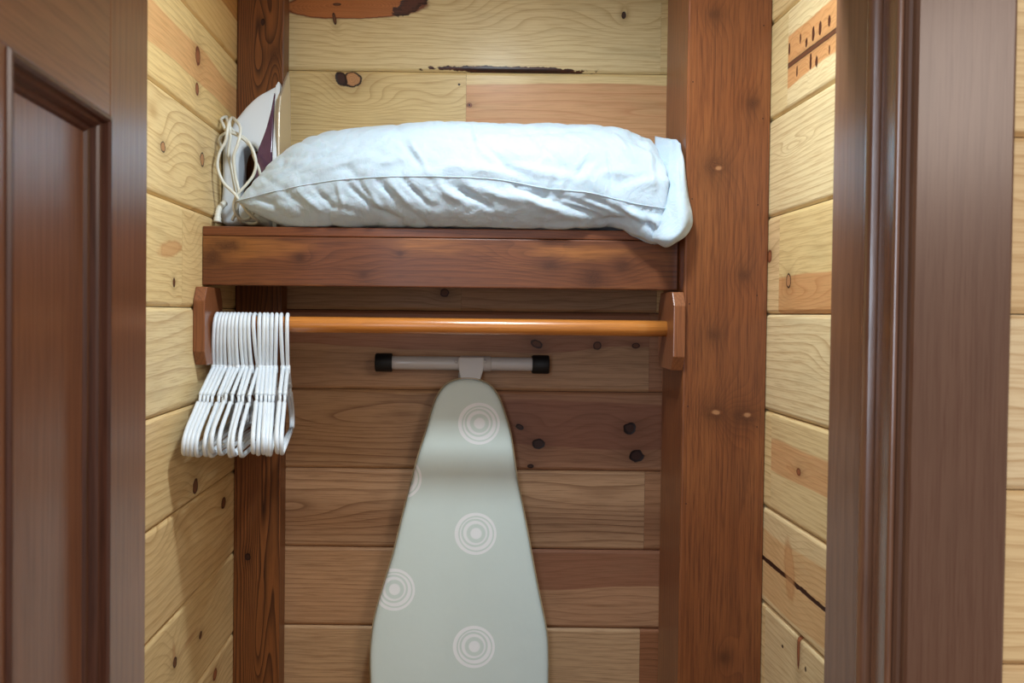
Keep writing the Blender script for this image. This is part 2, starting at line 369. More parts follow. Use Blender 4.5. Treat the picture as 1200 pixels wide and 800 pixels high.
RIGHT = {
 0: [(LY0, YB, dict(seed=3.3, base=rgb(228, 204, 150), ringk=.5))],
 1: [(LY0, ry(918), dict(seed=4.0, base=rgb(232, 214, 166), freq=90, ringk=.35, wander=.004,
        hearts=[(-.052, .046)], heartc=rgb(214, 150, 92), heartring=rgb(168, 84, 36),
        knots=[(951, 57, .30, .0045, .0, 'brown'), (925, 58, .004, .010, 0, 'bark'), (938, 45, .003, .008, 0, 'bark'), (945, 50, .004, .007, 0, 'bark'), (953, 40, .005, .012, 0, 'bark'),
               (961, 34, .005, .012, 0, 'bark'), (972, 24, .005, .009, 0, 'bark'), (934, 84, .003, .009, 0, 'bark'), (950, 72, .004, .012, 0, 'bark'), (957, 72, .005, .010, 0, 'bark'), (972, 58, .003, .008, 0, 'bark')])),
     (ry(918), YB, dict(seed=4.6, base=rgb(226, 206, 154), ringk=.4))],
 2: [(LY0, YB, dict(seed=5.0, base=rgb(232, 214, 166), freq=85, ringk=.5, wander=.006, bumps=[(925, 175, .05, .015, .03), (940, 165, .05, .008, .02)]))],
 3: [(LY0, ry(912), dict(seed=6.6, base=rgb(226, 202, 144), freq=60, ringk=.4, hearts=[(-.12, -.022)], heartc=rgb(210, 152, 98), heartring=rgb(176, 104, 56), wander=.012,
        knots=[(924, 329, .010, .014, 0, 'eye')], bumps=[(935, 345, .10, .02, .05)])),
     (ry(912), YB, dict(seed=7.9, base=rgb(228, 200, 150), knots=[(902, 300, .012, .012, 0, 'red')]))],
 4: [(LY0, YB, dict(seed=8.1, base=rgb(232, 214, 168), freq=62, ringk=.6, wander=.008, bumps=[(975, 425, .06, .035, .03)]))],
 5: [(LY0, ry(906.5), dict(seed=9.0, base=rgb(226, 204, 152), freq=120, ringk=.4, wander=.006, hearts=[(-.018, .034)], heartc=rgb(214, 162, 110), heartring=rgb(180, 112, 66),
        knots=[(930, 552, .030, .004, -.1, 'stain'), (936, 553, .009, .006, 0, 'red')])),
     (ry(906.5), YB, dict(seed=1.5, base=rgb(228, 204, 150), ringk=.7))],
 6: [(LY0, YB, dict(seed=2.4, base=rgb(228, 206, 158), freq=95, ringk=.4, wander=.006, hearts=[(-.075, .05)], heartc=rgb(220, 178, 124), heartring=rgb(186, 124, 74),
        knots=[(930, 683, .30, .0042, -.02, 'crack'), (925, 668, .022, .05, .2, 'stain')]))],
 7: [(LY0, ry(903), dict(seed=3.0, base=rgb(224, 204, 158), freq=90, ringk=.35, hearts=[(-.12, .005, .25, .9)], heartc=rgb(214, 160, 112), heartring=rgb(186, 120, 76),
        knots=[(936, 752, .006, .045, 0, 'red'), (944, 784, .003, .004, 0, 'spot'), (917, 757, .004, .003, 0, 'spot')])),
     (ry(903), YB, dict(seed=4.5, ringk=.5))],
}
for row in range(-1, 12):
    for (a, b, kw) in RIGHT.get(row, [(LY0, YB, gen(row))]): plank('right', wr, a, b, row, kw)

struct('floor', fin(box(-2.2, 2.2, -2.2, YB+.07, -.05, 0), 'floor'), wood('floor_oak', base=rgb(150, 104, 66), ring=rgb(110, 70, 40), freq=40))
struct('ceiling', fin(box(XL-.07, XR+.07, 1.03, YB+.07, 2.45, 2.5), 'ceiling'), plain('ceiling_white', rgb(225, 218, 205), .8))

# stained timber
ST = dict(base=rgb(140, 82, 44), ring=rgb(82, 42, 20), rough=.36, coat=.3)
# front partition with its opening and pine boards on the room side
YF = .872
XJL, XJR = -.378, .4515
DST = dict(base=rgb(122, 84, 60), ring=rgb(92, 58, 40), rough=.34, coat=.35, freq=60, fibre=.25, ringk=.4, wander=.008, sharp=2, wig=.1)
wf = struct('wall_front', None, None, (0, 0, 0), label='room side partition of pine boards round the closet opening')
bk = bpy.data.materials['backing']
boxo('core', -1.7, XJL-.02, YF+TH, 1.03, 0, 2.5, bk, wf, 0)
boxo('core', XJR+.025, 1.7, YF+TH, 1.03, 0, 2.5, bk, wf, 0)
boxo('core', XJL-.02, XJR+.025, YF+TH, 1.03, 2.08, 2.5, bk, wf, 0)
for row in range(-1, 12):
    plank('front', wf, .5625, 1.7, row, gen(row+1), YF)
    plank('front', wf, -1.7, -.50, row, gen(row+2), YF)

def profile_trim(name, prof, z0, z1, mat, parent=None, smooth=False):
    me = fin(prism([(p[0], p[1]) for p in prof], 'Z', z0, z1), name)
    return link(name, me, mat, parent)
jm = wood('stained_jamb', axis=2, seed=2.1, **DST)
jm2 = wood('stained_casing', axis=2, seed=6.1, **dict(DST, base=rgb(108, 76, 56)))
def arc(cx, cy, r, a0, a1, n=8): return [(cx+r*math.cos(math.radians(a0+(a1-a0)*i/n)), cy+r*math.sin(math.radians(a0+(a1-a0)*i/n))) for i in range(n+1)]
# right side of the frame: jamb board, bead, moulded casing
tr = struct('trim_1', None, None, (0, 0, 0), label='right jamb and moulded casing of the closet opening')
profile_trim('jamb_board', [(XJR, 1.03), (XJR, .948), (XJR+.002, .946), (XJR+.03, .946), (XJR+.03, 1.03)], 0, 2.06, jm, tr)
bead_m = wood('stained_bead', axis=2, seed=4.1, **dict(DST, coat=1., rough=.24))
profile_trim('stop_bead', [(XJR+.03, .9455), (XJR+.004, .9455)] + arc(.4510, .9300, .0088, 125, 300, 16) + [(XJR+.006, .9215), (XJR+.03, .9215)], 0, 2.06, bead_m, tr)
profile_trim('inner_stop', [(XJR+.03, .921), (.4535, .921), (.4522, .8865)] + arc(.4526, .8825, .0036, 120, 320, 12) + [(.4570, .886), (.465, .886), (XJR+.03, .886)], 0, 2.06, bead_m, tr)
profile_trim('casing', [(XJR+.03, .8855), (.4560, .8855), (.4563, .880), (.4585, .8765), (.4612, .8745), (.4618, .8685), (.4640, .8655), (XJR+.104, .859), (XJR+.1068, .8605), (XJR+.1075, .871), (XJR+.03, .871)], 0, 2.11, jm2, tr)
tl = struct('trim_2', None, None, (0, 0, 0), label='left jamb and casing hidden behind the open door')
profile_trim('jamb_board', [(XJL, 1.03), (XJL, .90), (XJL-.02, .90), (XJL-.02, 1.03)], 0, 2.06, jm, tl)
profile_trim('casing', [(XJL-.002, .90), (XJL-.002, .885), (XJL-.09, .864), (XJL-.10, .871), (XJL-.10, .90)], 0, 2.11, jm2, tl)
th = struct('trim_3', None, None, (0, 0, 0), label='head jamb and casing over the closet opening')
boxo('jamb_board', XJL, XJR, .90, 1.03, 2.06, 2.08, jm, th, .001)
boxo('casing', XJL-.09, XJR+.10, .862, .90, 2.07, 2.16, jm2, th, .003)

# open panel door on the left
door = struct('door_1', None, None, (0, 0, 0), label='dark stained panel door standing open at the left')
Hp = Vector((-.327, .9, 0)); dT = Vector((.065, -1, 0)).normalized(); dN = Vector((1, .065, 0)).normalized()
def dmat(seed, ax): return wood('stained_door', axis=ax, seed=seed, **dict(DST, coat=.6, base=rgb(150, 102, 74), ring=rgb(112, 70, 50)))
door.location = Hp; door.rotation_euler = (0, 0, math.atan2(dT.y, dT.x))      # door x = away from the hinge, its y+ side = visible side
def dbox(name, t0, t1, n0, n1, z0, z1, mat, bev=.0015):
    return boxo(name, t0, t1, n0, n1, z0, z1, mat, door, bev)
m_v, m_v2, m_h, m_p = dmat(1.1, 2), dmat(5.1, 2), dmat(3.1, 0), dmat(7.3, 2)
ZP = EYE+.177; DT = -.036
cols = [(.115, .321), (.43, .636)]
zr = [(.20, .74), (.90, ZP)]
dbox('stile', 0, .115, DT, 0, .012, 2.03, m_v); dbox('stile', .321, .43, DT, 0, .18, 2.03-.232, m_v2)
dbox('stile', .636, .75, DT, 0, .012, 2.03, m_v)
dbox('rail', .115, .636, DT, 0, ZP, 2.03, m_h); dbox('rail', .115, .636, DT, 0, .74, .90, m_h, .0006); dbox('rail', .115, .636, DT, 0, .012, .20, m_h)
for (t0, t1) in cols:
    for (z0, z1) in zr:
        dbox('panel', t0+.001, t1-.001, -.024, -.0175, z0+.001, z1-.001, m_p, 0)
        prof = [(0, .0005), (.0015, .0028), (.0045, .0030), (.0065, .0005), (.007, -.0045), (.010, -.0060), (.0115, -.0085), (.0125, -.0130), (.016, -.0145), (.018, -.0175), (.0, -.0178)]
        bm = bmesh.new(); rings = []
        for (d, nn) in prof:
            rings.append([bm.verts.new(q) for q in ((t0+d, nn, z0+d), (t1-d, nn, z0+d), (t1-d, nn, z1-d), (t0+d, nn, z1-d))])
        for a, b in zip(rings, rings[1:]+rings[:1]):
            for k in range(4): bm.faces.new((a[k], a[(k+1) % 4], b[(k+1) % 4], b[k]))
        link('moulding', fin(bm, 'moulding'), wood('stained_moulding', axis=2, seed=9., **dict(DST, base=rgb(100, 62, 46), ring=rgb(66, 38, 28))), door)
for z in (.25, 1.02):
    bm = bmesh.new(); tube_bm(bm, [(-.006, -.004, z-.045), (-.006, -.004, z+.045)], .006, 12)
    link('hinge', fin(bm, 'hinge'), plain('hinge_bronze', rgb(60, 44, 34), .4, .9), door)

# ------------------------------------------------------------------ posts
def lx(px, Y): return atY(px, 372, Y).x
post_m = wood('stained_post', axis=2, seed=3.4, freq=95, ringk=.9, wander=.012, base=rgb(136, 82, 42), ring=rgb(64, 34, 18), rough=.45, coat=.1, sharp=2,
              knots=[(EYE+.63-1.22, .005, .008, .004, 0, 'dark'), (EYE+.56-1.22, .030, .018, .012, .3, 'deep'), (EYE-.55-1.22, -.02, .008, .006, 0, 'dark')],
              bumps=((EYE+.60-1.22, -.012, .20, .022, .05), (EYE+.50-1.22, .035, .06, .014, -.03), (EYE-.35-1.22, .01, .3, .02, .05), (EYE-.75-1.22, .0, .15, .02, .05)))
x0, x1 = XL+.001, lx(330, 1.885)
pl_ = thing('corner_post', 'narrow brown stained post in the back left corner, behind the hangers', 'post', ((x0+x1)/2, 1.915, 0))
bm = box(-(x1-x0)/2, (x1-x0)/2, -.030, .0305, -1.22, 1.22, .002); o = link('timber', fin(bm, 'timber'), post_m, pl_, (0, 0, 1.225))

cxl, cxr = lx(801, 1.6), lx(899, 1.6)
def colv(px, py):
    p = atY(px, py, 1.6); return p.z-1.225, p.x-(cxl+cxr)/2
ck = []
for (px, py, ru, rv, k) in ((838, 17, .010, .012, 'deep'), (882, 121, .011, .012, 'deep'), (838, 195, .016, .020, 'deep'), (842, 197, .006, .009, 'pale'), (836, 392, .010, .012, 'deep'),
                            (872, 322, .010, .012, 'deep'), (838, 484, .013, .020, 'deep'), (839, 483, .006, .012, 'pale'), (872, 488, .014, .022, 'deep'), (876, 486, .006, .010, 'pale'), (849, 770, .010, .010, 'deep')):
    u, v = colv(px, py); ck.append((u, v, ru, rv, 0, k))
col_m = wood('stained_column', axis=2, seed=5.6, freq=90, ringk=.42, wander=.006, wig=.15, base=rgb(128, 73, 38), ring=rgb(88, 46, 24), rough=.40, coat=.2, sharp=2, fibre=.3, glow=(rgb(142, 86, 46), .6), knots=ck,
             bumps=((.05, .01, .4, .03, .03), (-.4, -.01, .3, .03, .04)))
cp = thing('support_post', 'thick square stained post standing right of the shelf and rod', 'post', ((cxl+cxr)/2, 1.68, 0))
bm = box(-(cxr-cxl)/2, (cxr-cxl)/2, -.080, .080, -1.22, 1.22, .0035, 3); link('timber', fin(bm, 'timber'), col_m, cp, (0, 0, 1.225))
nm = plain('nail_hole', rgb(40, 22, 14), .8)
for (px, py) in ((812, 96), (895, 30), (894, 139), (811, 233), (888, 240), (887, 346), (808, 356), (806, 476), (804, 590), (887, 500)):
    p = atY(px, py, 1.6); bm = bmesh.new()
    bmesh.ops.create_circle(bm, cap_ends=True, radius=.0013, segments=8, matrix=Matrix.Rotation(math.pi/2, 4, 'X'))
    link('nail_hole', fin(bm, 'nail_hole'), nm, cp, (p.x-(cxl+cxr)/2, 1.5997-1.68, p.z))

# ------------------------------------------------------------------ shelf
YS = 1.64
zt = atY(500, 267.5, YS).z; zm = atY(500, 278.5, YS).z; zb_ = atY(500, 336.5, YS).z
xs0, xs1 = XL+.0005, cxl-.0015
sh = thing('closet_shelf', 'dark stained wooden shelf under the white pillow, between left wall and thick post', 'shelf', ((xs0+xs1)/2, 1.78, zt))
cs = Vector(((xs0+xs1)/2, 1.78, zt))
def shelfuv(px, py, zc):
    p = atY(px, py, YS); return p.x-cs.x, p.z-zc
zc = (zm+zb_)/2
sk = []
for (px, py, ru, rv, k) in ((250, 301, .016, .014, 'deep'), (267, 288, .03, .012, 'deep'), (352, 302, .007, .007, 'deep'), (426, 322, .008, .006, 'deep'), (469, 297, .006, .006, 'deep'),
                            (645, 311, .014, .010, 'deep'), (696, 326, .016, .018, 'deep'), (729, 312, .012, .012, 'deep')):
    u, v = shelfuv(px, py, zc); sk.append((u, v, ru, rv, 0, k))
fas_m = wood('stained_fascia', seed=7.4, freq=90, ringk=.5, wander=.008, wig=.15, base=rgb(116, 66, 38), ring=rgb(66, 36, 20), rough=.38, coat=.2, glow=(rgb(176, 112, 56), .75), knots=sk, fibre=.2, sharp=2,
             bumps=((.17, .015, .08, .02, .04), (-.3, 0, .1, .02, .03)))
top_m = wood('stained_shelf_board', seed=2.7, freq=130, ringk=.7, glow=(rgb(140, 84, 48), .5), base=rgb(120, 66, 36), ring=rgb(60, 30, 16), rough=.4, coat=.3)
link('fascia_board', fin(box(xs0-cs.x, xs1-cs.x, -.019, .019, zb_-zc, zm-zc-.0008, .0022), 'fascia_board'), fas_m, sh, (0, YS+.019-cs.y, zc-cs.z))
link('shelf_board', fin(box(xs0-cs.x, xs1-cs.x, -(YB-YS)/2+.0005, (YB-YS)/2-.0005, zm-zt, 0, .002), 'shelf_board'), top_m, sh, (0, (YB+YS)/2-cs.y, 0))
link('cleat', fin(box(-.30, .30, -.019, .0, -.05, 0, .001), 'cleat'), top_m, sh, (0, YB-cs.y-.0005, zm-zt-.001))

# ------------------------------------------------------------------ rod
YR = 1.644; zr_ = atY(560, 382.5, YR).z; RR = .0155
rx0, rx1 = XL+.0225, cxl-.0225
rt = thing('closet_rod', 'round honey stained wooden clothes rod with two chamfered end brackets', 'rod', ((rx0+rx1)/2, YR, zr_))
bm = bmesh.new(); L = (rx1-rx0)/2
tube_bm(bm, [(-L-.01+i*(2*L+.02)/12, 0, 0) for i in range(13)], RR, 32)
me = fin(bm, 'rod', True)
link('rod', me, wood('honey_rod', seed=4.4, freq=160, base=rgb(196, 124, 56), ring=rgb(140, 76, 30), rough=.25, coat=.8, ringk=.35, fibre=.15, wander=.006), rt)
def bracket(x, sgn, seed):
    a, hh, c = .060, .0735, .026
    poly = [(-a, -hh+c), (-a+c*.6, -hh), (a-c*.6, -hh), (a, -hh+c), (a, hh-c), (a-c*.6, hh), (-a+c*.6, hh), (-a, hh-c)]
    b = link('bracket', fin(prism(poly, 'X', -.011, .011, .0018), 'bracket'), wood('stained_bracket', axis=2, seed=seed, base=rgb(138, 84, 52), ring=rgb(80, 44, 26), freq=130, ringk=.5, rough=.35, coat=.3), rt)
    b.location = (x-(rx0+rx1)/2, 0, -.004)
    return b
bracket(XL+.0115, 1, 1.); bracket(cxl-.0115, -1, 2.)

# ------------------------------------------------------------------ hangers
white = plain('white_plastic', rgb(226, 234, 242), .32, 0, .15)
HR = .0040
def hanger_paths():
    # own frame: x across the hanger's plane = 0, y along its width (front arm -y), z up, origin at rod axis
    hk = [(0, .0, -.088), (0, -.001, -.078), (0, -.010, -.060), (0, -.0205, -.034), (0, -.0235, -.012)]
    for a in range(180, -31, -15):
        hk.append((0, .0215*math.cos(math.radians(a))-.001 if a < 180 else -.0235, -.0032+.0225*math.sin(math.radians(a))))
    hook = catmull(hk, 3)
    def arm(s):
        up = [(0, s*.002, -.086), (0, s*.020, -.0925), (0, s*.060, -.110), (0, s*.100, -.1275)]
        step = [(0, s*.104, -.130), (0, s*.108, -.140), (0, s*.110, -.1485)]
        low = [(0, s*.116, -.1405), (0, s*.134, -.151), (0, s*.165, -.166), (0, s*.190, -.180), (0, s*.2035, -.194), (0, s*.2055, -.207), (0, s*.198, -.218), (0, s*.180, -.2215)]
        return up, step, low
    return hook, arm(-1), arm(1), [(0, -.182, -.2215), (0, 0, -.2215), (0, .182, -.2215)]
hook_p, armA, armB, barp = hanger_paths()
def hanger_meshes():
    bm = bmesh.new(); tube_bm(bm, hook_p, HR*.95, 10); hk = fin(bm, 'hook', True)
    fr = bmesh.new()
    for (up, step, low) in (armA, armB):
        tube_bm(fr, catmull(up, 4), HR, 8); tube_bm(fr, catmull(low, 5), HR, 8)
        s = 1 if up[-1][1] > 0 else -1      # strap notch: two little lugs with a thin web between
        tube_bm(fr, [(0, s*.099, -.1285), (0, s*.101, -.136), (0, s*.103, -.1435)], HR*.7, 8)
        tube_bm(fr, [(0, s*.116, -.1405), (0, s*.107, -.1445), (0, s*.101, -.143)], HR*.8, 8)
        tube_bm(fr, [(0, s*.070, -.112), (0, s*.066, -.120)], HR*.8, 8)
    body = fin(fr, 'arms', True)
    b = bmesh.new(); tube_bm(b, barp, HR, 8); bar = fin(b, 'trouser_bar', True)
    n = bmesh.new(); tube_bm(n, [(0, 0, -.076), (0, 0, -.080), (0, 0, -.093), (0, 0, -.097)], 0, 10, True, [.0028, .0050, .0055, .003]); nk = fin(n, 'neck', True)
    return hk, body, bar, nk
HM = hanger_meshes()
tops = [254, 258.5, 262.5, 266.5, 271, 275, 279.5, 284.5, 288.5, 293.5, 299.5, 304.5, 309.5, 313.5, 318.5, 324, 330, 337]
necks = [250, 254, 259, 264, 270, 274.5, 279, 285, 289.5, 295, 302.5, 305, 309, 313.5, 318, 323, 332, 337.5]
cors = [216, 220.5, 225, 230, 240, 245.5, 249, 257, 268, 272, 280, 296, 302, 308, 312.5, 316, 324, 329.5]
ordn = ['against the bracket', 'second', 'third', 'fourth', 'fifth', 'sixth', 'seventh', 'eighth', 'ninth', 'tenth', 'eleventh', 'twelfth', 'thirteenth', 'fourteenth', 'fifteenth', 'sixteenth']
proto = None
for i, (t, cpx) in enumerate(zip(tops, cors)):
    x = atY(t, 400, YR).x; xc = atY(cpx, 530, YR-.203).x
    tl_ = max(-.07, min(.07, (necks[i]-t)*.0016/.085))
    th_ = math.asin(max(-.35, min(.35, (xc-x-tl_*.19)/.203)))
    if i == 0: lab = 'white plastic hanger nearest the left bracket, leftmost of the bunch'
    elif i == len(tops)-1: lab = 'white plastic hanger at the right end of the bunch, hook standing apart'
    elif i == len(tops)-2: lab = 'white plastic hanger second from the right end, hook leaning left'
    else: lab = 'white plastic hanger, %s from the left bracket in the bunch' % ordn[i]
    if proto is None:
        proto = thing('clothes_hanger', lab, 'hanger', (x, YR, zr_), th_, 'white hangers on the rod')
        for nm_, me in zip(('hook', 'arms', 'trouser_bar', 'neck'), HM): link(nm_, me, white, proto)
        h = proto
    else:
        h = proto.copy(); C.objects.link(h); h['label'] = lab
        for ch in list(proto.children):
            c_ = ch.copy(); C.objects.link(c_); c_.parent = h
    h.location = (x, YR, zr_+.0); h.rotation_euler = (math.radians(rnd.uniform(-1.6, 1.2)), -tl_, th_)

# ------------------------------------------------------------------ ironing board
ib_a, ib_b = 1.872, .035                          # front face: y = a + b*(z - EYE)
def atB(px, py, off=0):
    d = ray(px, py); t = (ib_a+off)/(d.y-ib_b*d.z); return Vector((d.x*t, d.y*t, EYE+d.z*t))
Lp = [(433.5, 800), (433, 775), (434.6, 750), (441, 715), (459.6, 654), (473, 600), (487, 546), (499, 507), (505, 485), (512, 466), (522, 452), (534, 446)]
Rp = [(561, 446), (574, 452), (584, 465), (592, 486), (599, 512), (606, 560), (618, 622), (630, 687), (641, 742), (643, 775), (643, 800)]
outl = [atB(*p) for p in Lp] + [atB(547.5, 444.5)] + [atB(*p) for p in Rp]
zlow = .17
bl, br = outl[0].copy(), outl[-1].copy()
org = Vector((atB(547, 600).x, 1.80, 0))
def bpt(x, z, off=0): return Vector((x, ib_a+ib_b*(z-EYE)+off, z))
tail = [(br.x, .60), (br.x-.004, .32), (br.x-.012, .24), (br.x-.04, .185), (br.x-.09, zlow)]
tail2 = [(bl.x+.09, zlow), (bl.x+.04, .185), (bl.x+.012, .24), (bl.x+.004, .32), (bl.x, .60)]
loop = [(p.x, p.z) for p in outl] + tail + tail2
sm = [v for v in catmull([(x, 0, z) for x, z in loop]+[(loop[0][0], 0, loop[0][1])], 4)][:-1]
ib = thing('ironing_board', 'upright ironing board in a pale grey cover printed with white rings, against the back wall', 'ironing board', org)
# padded cover: rings of the outline, inset over a rounded edge, then filled with an inner grid
cx_ = sum(p[0] for p in loop)/len(loop)
def inset(pts, d):
    n = len(pts); out = []
    for i in range(n):
        a, b = pts[i-1], pts[(i+1) % n]
        t = Vector((b.x-a.x, 0, b.z-a.z)).normalized(); nn = Vector((t.z, 0, -t.x))
        out.append(pts[i]+nn*d)
    return out
area = sum(sm[i-1].x*sm[i].z-sm[i].x*sm[i-1].z for i in range(len(sm)))
sg = 1 if area < 0 else -1
bm = bmesh.new(); rings = []
for (d, off) in ((.010, .024), (.001, .022), (-.000, .012), (.001, .006), (.004, .0025), (.009, .0006), (.016, 0.)):
    rings.append([bm.verts.new(bpt(p.x, p.z, off)-org) for p in inset(sm, d*sg)])
for a, b in zip(rings, rings[1:]):
    for k in range(len(a)): bm.faces.new((a[k], a[(k+1) % len(a)], b[(k+1) % len(a)], b[k]))
bm.faces.new(rings[0]); bm.faces.new(rings[-1][::-1])
cov_m = bpy.data.materials.new('cover_fabric'); n = NT(cov_m); u, y_, v = n.coord()
fabr = n.noise(n.obj, 900, 2, .6); soft = n.noise(n.obj, 9, 3, .5)
col = n.mix(n.step(soft, .35, .7)*.25, rgb(220, 233, 227), rgb(210, 223, 217)); mask = None
for (px, py) in ((561.5, 496), (470, 560), (557.5, 625), (462, 690.5), (555.5, 757.5), (600, 880), (470, 880), (545, 950)):
    p = atB(px, py)-org; du, dv = u-p.x, v-p.z
    r = n.m('SQRT', du*du+dv*dv)
    ang = n.m('ARCTAN2', dv, du)
    r1 = r + n.m('SINE', ang+.8)*.0006
    s = n.step(r1, .0462, .0452)
    for (c0, wd, wob, ph) in ((.0375, .0015, .0012, 2.2), (.0285, .0022, .0018, -.6), (.0165, .0044, .0008, 1.2)):
        dd = n.m('ABSOLUTE', r-c0-n.m('SINE', ang+ph)*wob)
        s = s*n.step(dd, wd*.6, wd*1.25+.0004)
    mask = s if mask is None else n.m('MAXIMUM', mask, s)
col = n.mix(mask*.92, col, rgb(252, 254, 255))
n.lk(col, n.b.inputs['Base Color']); n.b.inputs['Roughness'].default_value = .62
n.b.inputs['Sheen Weight'].default_value = .1
n.bump(fabr*.4+n.noise(n.obj, 25, 3, .5)*3.0, .25, .001)
link('cover', fin(bm, 'cover', True), cov_m, ib)
for (name, d) in (('hem_cord', -.0015),):
    bm = bmesh.new(); q = [bpt(p.x, p.z, .021)-org for p in inset(sm, d*sg)]; q.append(q[0]); tube_bm(bm, q, .0016, 6)
    link(name, fin(bm, name, True), plain('hem_beige', rgb(190, 168, 132), .7), ib)
# cover creases near the right edge
enamel = plain('white_enamel', rgb(206, 202, 200), .35, 0, .3)
black = plain('black_rubber', rgb(14, 14, 16), .6)
YT = 1.905
pa, pb = atY(441, 424.5, YT), atY(643, 427, YT)
bm = bmesh.new(); tube_bm(bm, [pa.lerp(pb, t/8)-org for t in range(9)], .0152, 24)
fb = link('foot_bar', fin(bm, 'foot_bar', True), enamel, ib)
for a, b in ((0., .092), (.908, 1.)):
    p, q = pa.lerp(pb, a), pa.lerp(pb, b); bm = bmesh.new(); d = (q-p)
    tube_bm(bm, [p-d*.06-org, p-org, p+d*.94-org, q-org], 0, 24, True, [.0185, .0208, .0208, .0200])
    link('foot_cap', fin(bm, 'foot_cap', True), black, fb)
bm = bmesh.new(); tube_bm(bm, [pa.lerp(pb, t)-org for t in (.485, .49, .66, .665)], 0, 24, True, [.0155, .0172, .0172, .0155])
link('sleeve', fin(bm, 'sleeve', True), enamel, ib)
w4 = [atY(536, 428, YT-.006), atY(568, 428, YT-.006), atY(562, 446, YT-.006), atY(540, 446, YT-.006)]
poly = [(p.x-org.x, p.z-org.z) for p in (atY(537, 418, YT), atY(567, 418, YT), atY(567, 430, YT), atY(561, 450, YT), atY(541, 450, YT), atY(537, 430, YT))]
link('leg_socket', fin(prism(poly, 'Y', YT-.018-org.y, YT+.012-org.y, .003), 'leg_socket'), enamel, ib)
for px in (534.5, 568.5):
    p = atY(px, 423.5, YT-.0155); bm = bmesh.new(); bmesh.ops.create_uvsphere(bm, u_segments=12, v_segments=6, radius=.0042)
    link('rivet', fin(bm, 'rivet', True), enamel, ib, p-org)
for sx in (-1, 1):
    bm = bmesh.new(); pc = pa.lerp(pb, .53)
    tube_bm(bm, [Vector((pc.x+sx*.012, YT-.002, pc.z-.02))-org, Vector((pc.x+sx*.012, YT-.002, .80))-org, Vector((pc.x+sx*.10, YT-.012, .12))-org], .009, 12)
    link('leg', fin(bm, 'leg', True), enamel, ib)
bm = bmesh.new(); tube_bm(bm, [Vector((pc.x-.17, YT-.015, .03))-org, Vector((pc.x+.17, YT-.015, .03))-org], .0152, 16)
link('foot_bar', fin(bm, 'foot_bar', True), enamel, ib)
for sx in (-1, 1):
    bm = bmesh.new(); tube_bm(bm, [Vector((pc.x+sx*.10, YT-.012, .12))-org, Vector((pc.x+sx*.10, YT-.015, .03))-org], .009, 12)
    link('leg', fin(bm, 'leg', True), enamel, ib)

# ------------------------------------------------------------------ pillow
def interp(tab, x):
    if x <= tab[0][0]: return tab[0][1]
    for i in range(len(tab)-1):
        if x <= tab[i+1][0]:
            a, b = tab[i], tab[i+1]; t = (x-a[0])/(b[0]-a[0])
            p0 = tab[i-1] if i > 0 else a; p3 = tab[i+2] if i+2 < len(tab) else b
            m0 = (b[1]-p0[1])/(b[0]-p0[0]+1e-9)*(b[0]-a[0]); m1 = (p3[1]-a[1])/(p3[0]-a[0]+1e-9)*(b[0]-a[0])
            return (2*t**3-3*t*t+1)*a[1]+(t**3-2*t*t+t)*m0+(-2*t**3+3*t*t)*b[1]+(t**3-t*t)*m1
    return tab[-1][1]
TOP = [(276, 234), (284, 222), (296, 206), (312, 188), (330, 171), (352, 158), (400, 149), (450, 144), (500, 141), (560, 140), (620, 142), (680, 143), (715, 145), (745, 150), (765, 158), (782, 170), (793, 186), (799, 204)]
BOT = [(276, 240), (290, 250), (310, 259), (335, 267), (352, 271), (375, 270), (420, 266), (500, 267), (560, 270), (620, 270), (690, 267), (730, 268), (745, 276), (760, 283), (775, 287), (785, 286), (793, 280), (799, 270)]
SEAM = [(276, 236), (320, 225), (380, 213), (440, 208), (500, 207), (560, 209), (600, 213), (640, 221), (690, 226), (740, 238), (780, 245), (799, 248)]
YFR = [(276, 1.640), (300, 1.625), (350, 1.605), (450, 1.592), (600, 1.588), (700, 1.588), (750, 1.582), (785, 1.578), (799, 1.582)]
HALF = [(276, .030), (300, .058), (318, .092), (352, .145), (450, .160), (600, .162), (740, .160), (785, .155), (799, .145)]
